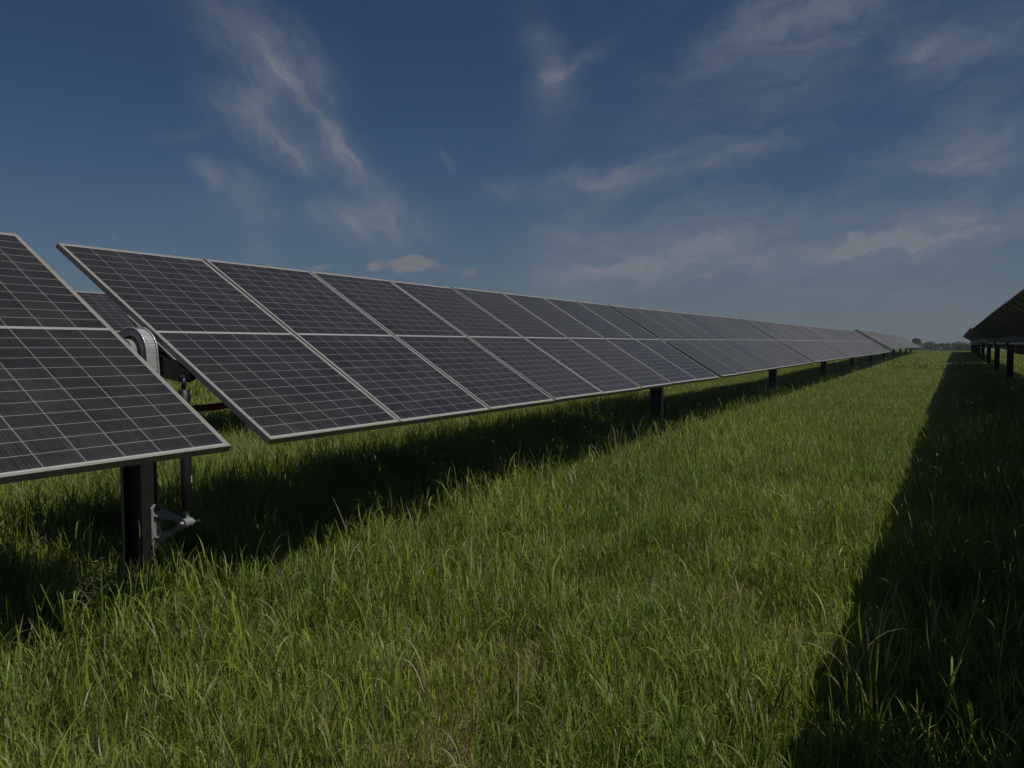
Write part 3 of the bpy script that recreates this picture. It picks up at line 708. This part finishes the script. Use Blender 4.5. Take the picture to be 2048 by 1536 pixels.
# ------------------------------------------------------------------ sky with cirrus and a few small cumulus
SUN_EL, SUN_ROT = R(60.2), R(94)
world = bpy.data.worlds.new('World'); sc.world = world; world.use_nodes = True
def sky():
    nt = world.node_tree; nt.nodes.clear(); g = G(nt)
    out = nt.nodes.new('ShaderNodeOutputWorld'); bg = nt.nodes.new('ShaderNodeBackground')
    sk = nt.nodes.new('ShaderNodeTexSky'); sk.sky_type = 'NISHITA'; sk.sun_disc = False
    sk.sun_elevation = SUN_EL; sk.sun_rotation = SUN_ROT
    sk.altitude = 150; sk.air_density = SKY[0]; sk.dust_density = SKY[1]; sk.ozone_density = SKY[2]
    d = g.n('ShaderNodeTexCoord').outputs['Generated']
    d = g.vm('NORMALIZE', d)
    w1 = g.vm('SUBTRACT', g.noise(d, 9, 5, .62, out=1), (.5, .5, .5)); w2 = g.vm('SUBTRACT', g.noise(d, 40, 4, .6, out=1), (.5, .5, .5))
    def scaled(v, f):
        x = g.n('ShaderNodeVectorMath', operation='SCALE'); g.put(x.inputs[0], v); x.inputs['Scale'].default_value = f; return x.outputs[0]
    def azel(v):
        s = g.n('ShaderNodeSeparateXYZ'); g.put(s.inputs[0], v)
        az = g.m('MULTIPLY', g.m('ARCTAN2', s.outputs[0], s.outputs[1]), 57.29578)
        hyp = g.m('SQRT', g.m('ADD', g.m('MULTIPLY', s.outputs[0], s.outputs[0]), g.m('MULTIPLY', s.outputs[1], s.outputs[1])))
        el = g.m('MULTIPLY', g.m('ARCTAN2', s.outputs[2], hyp), 57.29578)
        return az, el
    azw, elw = azel(g.vm('ADD', g.vm('ADD', d, scaled(w1, .055)), scaled(w2, .022)))
    azc, elc = azel(g.vm('ADD', g.vm('ADD', d, scaled(w1, .012)), scaled(w2, .016)))
    def field(az, el, lst, sharp):
        tot = None; pos = g.comb(az, el, 0)
        for a, e, ln, hw, ang, s, k in lst:
            mp = g.n('ShaderNodeMapping', vector_type='TEXTURE')
            # u = (az-a)*k along, compensated by stretching the long axis
            g.put(mp.inputs[0], pos); mp.inputs['Location'].default_value = (a, e, 0)
            mp.inputs['Rotation'].default_value = (0, 0, R(ang)); mp.inputs['Scale'].default_value = (ln * 1.25 / k, hw * sharp, 1)
            q = g.vm('DOT_PRODUCT', mp.outputs[0], mp.outputs[0], out=1)
            b = g.m('MULTIPLY', g.m('POWER', .3679, q), s)
            tot = b if tot is None else g.m('ADD', tot, b)
        return tot
    ci = field(azw, elw, CIRRUS, 1.25)
    # fine fibres, drawn out along the upper wind
    az, el = azel(d)
    r1 = g.n('ShaderNodeVectorRotate', rotation_type='Z_AXIS'); g.put(r1.inputs['Vector'], g.comb(azw, elw, 0)); r1.inputs['Angle'].default_value = R(-8)
    fib = g.noise(g.vm('MULTIPLY', r1.outputs[0], (.16, .55, 1)), 1.0, 7, .62, .6)
    r2 = g.n('ShaderNodeVectorRotate', rotation_type='Z_AXIS'); g.put(r2.inputs['Vector'], g.comb(azw, elw, 0)); r2.inputs['Angle'].default_value = R(48)
    fib2 = g.noise(g.vm('MULTIPLY', r2.outputs[0], (.2, .7, 1)), 1.0, 7, .62, .6)
    side = g.ramp(az, -38, -26)
    fb = g.mix(side, fib2, fib, 'FLOAT')
    ci = g.m('MULTIPLY', ci, g.m('ADD', .45, g.m('MULTIPLY', g.ramp(fb, .30, .70), .85)))
    # thin general veil to the right, towards the sun
    veil = g.m('MULTIPLY', g.ramp(az, -40, 10), g.m('MULTIPLY', g.ramp(fb, .28, .75), VEIL))
    ci = g.m('MULTIPLY', g.m('ADD', ci, veil), CI_STR, clamp=True)
    cu = field(azc, elc, CUMULUS, 1.0)
    cun = g.noise(d, 70, 5, .6)
    cu = g.ramp(g.m('ADD', cu, g.m('MULTIPLY', g.m('SUBTRACT', cun, .5), .9)), .30, .95)
    cu = g.m('MULTIPLY', cu, g.m('LESS_THAN', el, 12))
    # aerosol paling of the lowest few degrees of sky
    c = g.mix(g.m('MULTIPLY', g.m('POWER', .3679, g.m('DIVIDE', g.m('MAXIMUM', el, 0), 5.8)), LOWHAZE[0]), g.mix(1.0, sk.outputs[0], rgb(*SKYTINT), blend='MULTIPLY'), rgb(*LOWHAZE[1]))
    c = g.mix(ci, c, rgb(*CIRRUS_COL)); c = g.mix(g.m('MULTIPLY', cu, .8), c, rgb(*CUM_COL))
    nt.links.new(c, bg.inputs[0]); bg.inputs[1].default_value = SKY_STR
    nt.links.new(bg.outputs[0], out.inputs[0])
SKY = (1.0, .5, 3.0); SKYTINT = (.55, .73, .98); SKY_STR = .05; VEIL = .19; CI_STR = .85
LOWHAZE = (.8, (3.35, 4.1, 4.65)); CIRRUS_COL = (5.0, 5.7, 6.7); CUM_COL = (5.3, 5.45, 5.9)
CIRRUS = [(-49.35, 20.27, 3.35, 1.49, -27.2, 0.3, 0.938), (-46.78, 20.56, 2.95, 0.92, -51.8, 0.28, 0.936), (-45.82, 18.11, 2.44, 1.88, -25.1, 0.5, 0.95), (-47.18, 17.18, 1.35, 0.75, -135.5, 0.35, 0.955), (-49.0, 15.42, 1.74, 0.99, -36.9, 0.45, 0.964), (-45.71, 14.0, 2.27, 1.2, -21.3, 0.6, 0.97), (-44.22, 12.89, 1.13, 0.6, -27.5, 0.3, 0.975), (-42.74, 14.62, 1.54, 0.73, -61.2, 0.52, 0.968), (-41.1, 12.44, 1.89, 0.9, -51.0, 0.58, 0.977), (-52.45, 13.71, 1.22, 0.41, 21.2, 0.2, 0.972), (-51.25, 11.18, 0.91, 0.58, -40.9, 0.65, 0.981), (-49.24, 10.42, 1.66, 1.23, -16.5, 0.5, 0.984), (-48.24, 8.72, 3.25, 0.67, -2.9, 0.2, 0.988), (-42.86, 9.75, 1.41, 0.93, -15.2, 0.2, 0.986), (-39.69, 8.9, 2.82, 1.23, -5.5, 0.8, 0.988), (-34.48, 13.02, 0.76, 0.3, -62.5, 0.22, 0.974), (-30.47, 11.3, 1.26, 0.77, 6.6, 0.25, 0.981), (-27.76, 20.26, 1.75, 1.16, -54.1, 0.42, 0.938), (-26.84, 18.84, 0.94, 0.77, -43.2, 0.3, 0.946), (-24.96, 19.51, 2.18, 0.48, 26.6, 0.25, 0.943), (-27.2, 16.9, 1.39, 1.82, -28.6, 0.22, 0.957), (-23.56, 11.44, 3.04, 0.75, 8.6, 0.4, 0.98), (-16.9, 12.84, 4.6, 0.62, 9.3, 0.48, 0.975), (-23.02, 11.94, 3.2, 1.54, 8.0, 0.2, 0.978), (-24.24, 6.35, 3.12, 2.38, 9.4, 0.75, 0.994), (-21.9, 5.42, 4.0, 1.03, 9.6, 0.42, 0.996), (-15.42, 6.86, 4.35, 1.08, 12.2, 0.85, 0.993), (-15.76, 9.14, 2.9, 1.5, 4.7, 0.22, 0.987), (-8.14, 6.28, 3.63, 0.51, 5.5, 0.85, 0.994), (-0.96, 7.08, 4.75, 0.84, 6.7, 0.9, 0.992), (-2.24, 8.31, 5.95, 1.58, 4.8, 0.25, 0.99), (-7.97, 21.38, 2.97, 1.69, 14.1, 0.45, 0.931), (-12.4, 21.68, 1.23, 0.99, 7.0, 0.3, 0.929), (-15.21, 19.99, 1.7, 0.99, 33.4, 0.22, 0.94), (-2.33, 18.29, 1.5, 0.55, 8.8, 0.4, 0.949), (0.64, 18.25, 2.67, 1.39, -1.5, 0.38, 0.95), (0.54, 12.08, 3.08, 1.48, 9.8, 0.5, 0.978), (-0.31, 11.16, 1.36, 0.46, 6.5, 0.35, 0.981), (-12.7, 18.06, 6.12, 2.39, 19.7, 0.22, 0.951), (-8.81, 5.08, 12.7, 2.54, -4.8, 0.22, 0.996), (-10.58, 2.0, 14.52, 2.31, 0.7, 0.2, 0.999), (-48.0, 6.83, 1.07, 0.77, -23.1, 0.28, 0.993)]
CUMULUS = [(-37.21, 5.74, 2.16, 0.55, -0.1, 1.0, 0.995), (-37.12, 6.1, 0.99, 0.44, 2.9, 1.0, 0.994), (-39.92, 5.68, 0.35, 0.36, -1.6, 0.8, 0.995), (-43.61, 5.47, 0.97, 0.31, 5.3, 0.8, 0.995), (-46.99, 5.52, 0.37, 0.3, 7.0, 0.6, 0.995), (-32.75, 5.44, 0.84, 0.45, 11.4, 0.65, 0.995), (-15.8, 4.94, 0.73, 0.21, 0.4, 0.9, 0.996), (-56.88, 6.98, 0.38, 0.25, 8.3, 0.5, 0.993), (-45.87, 9.99, 0.42, 0.15, 5.5, 0.4, 0.985)]
sky()
def haze():
    m, nt, out = newmat('thin_summer_haze'); v = nt.nodes.new('ShaderNodeVolumePrincipled')
    v.inputs['Color'].default_value = rgb(.80, .88, 1.0); v.inputs['Density'].default_value = HAZE; v.inputs['Anisotropy'].default_value = .3
    nt.links.new(v.outputs[0], out.inputs['Volume'])
    h = MB(); h.box(-420, 420, -420, 420, -5.2, 9)
    o = place('haze', h.mesh('haze', m)); o['kind'] = 'stuff'; o['label'] = 'thin pale summer haze over the field'; o['category'] = 'haze'
HAZE = .0007
haze()
sun = bpy.data.lights.new('sun', 'SUN'); sun.energy = 5.0; sun.angle = R(.53); sun.color = (1, .95, .87)
so = bpy.data.objects.new('sun', sun); col.objects.link(so)
sd = Vector((math.sin(SUN_ROT) * math.cos(SUN_EL), math.cos(SUN_ROT) * math.cos(SUN_EL), math.sin(SUN_EL)))
so.rotation_euler = (-sd).to_track_quat('-Z', 'Y').to_euler(); so.location = (20, -5, 40)

# ------------------------------------------------------------------ camera
cd = bpy.data.cameras.new('camera'); cam = bpy.data.objects.new('camera', cd); col.objects.link(cam); sc.camera = cam
cd.sensor_width = 36; cd.lens = 36 * 1547.33 / 2048; cd.clip_end = 8000; cd.clip_start = .05
yaw, pitch, roll = -.51918, -.05072, .0017
fw = Vector((math.sin(yaw) * math.cos(pitch), math.cos(yaw) * math.cos(pitch), math.sin(pitch))); rt_ = Vector((math.cos(yaw), -math.sin(yaw), 0)); up = rt_.cross(fw)
r2 = rt_ * math.cos(roll) + up * math.sin(roll); u2 = -rt_ * math.sin(roll) + up * math.cos(roll)
cam.matrix_world = Matrix(((r2.x, u2.x, -fw.x, 0), (r2.y, u2.y, -fw.y, 0), (r2.z, u2.z, -fw.z, 0), (0, 0, 0, 1)))

vs = sc.view_settings
vs.view_transform = 'Standard'; vs.look = 'None'; vs.gamma = 1; vs.use_curve_mapping = False
vs.exposure = -.60
sc.cycles.max_bounces = 8; sc.cycles.transparent_max_bounces = 8
sc.cycles.use_denoising = True
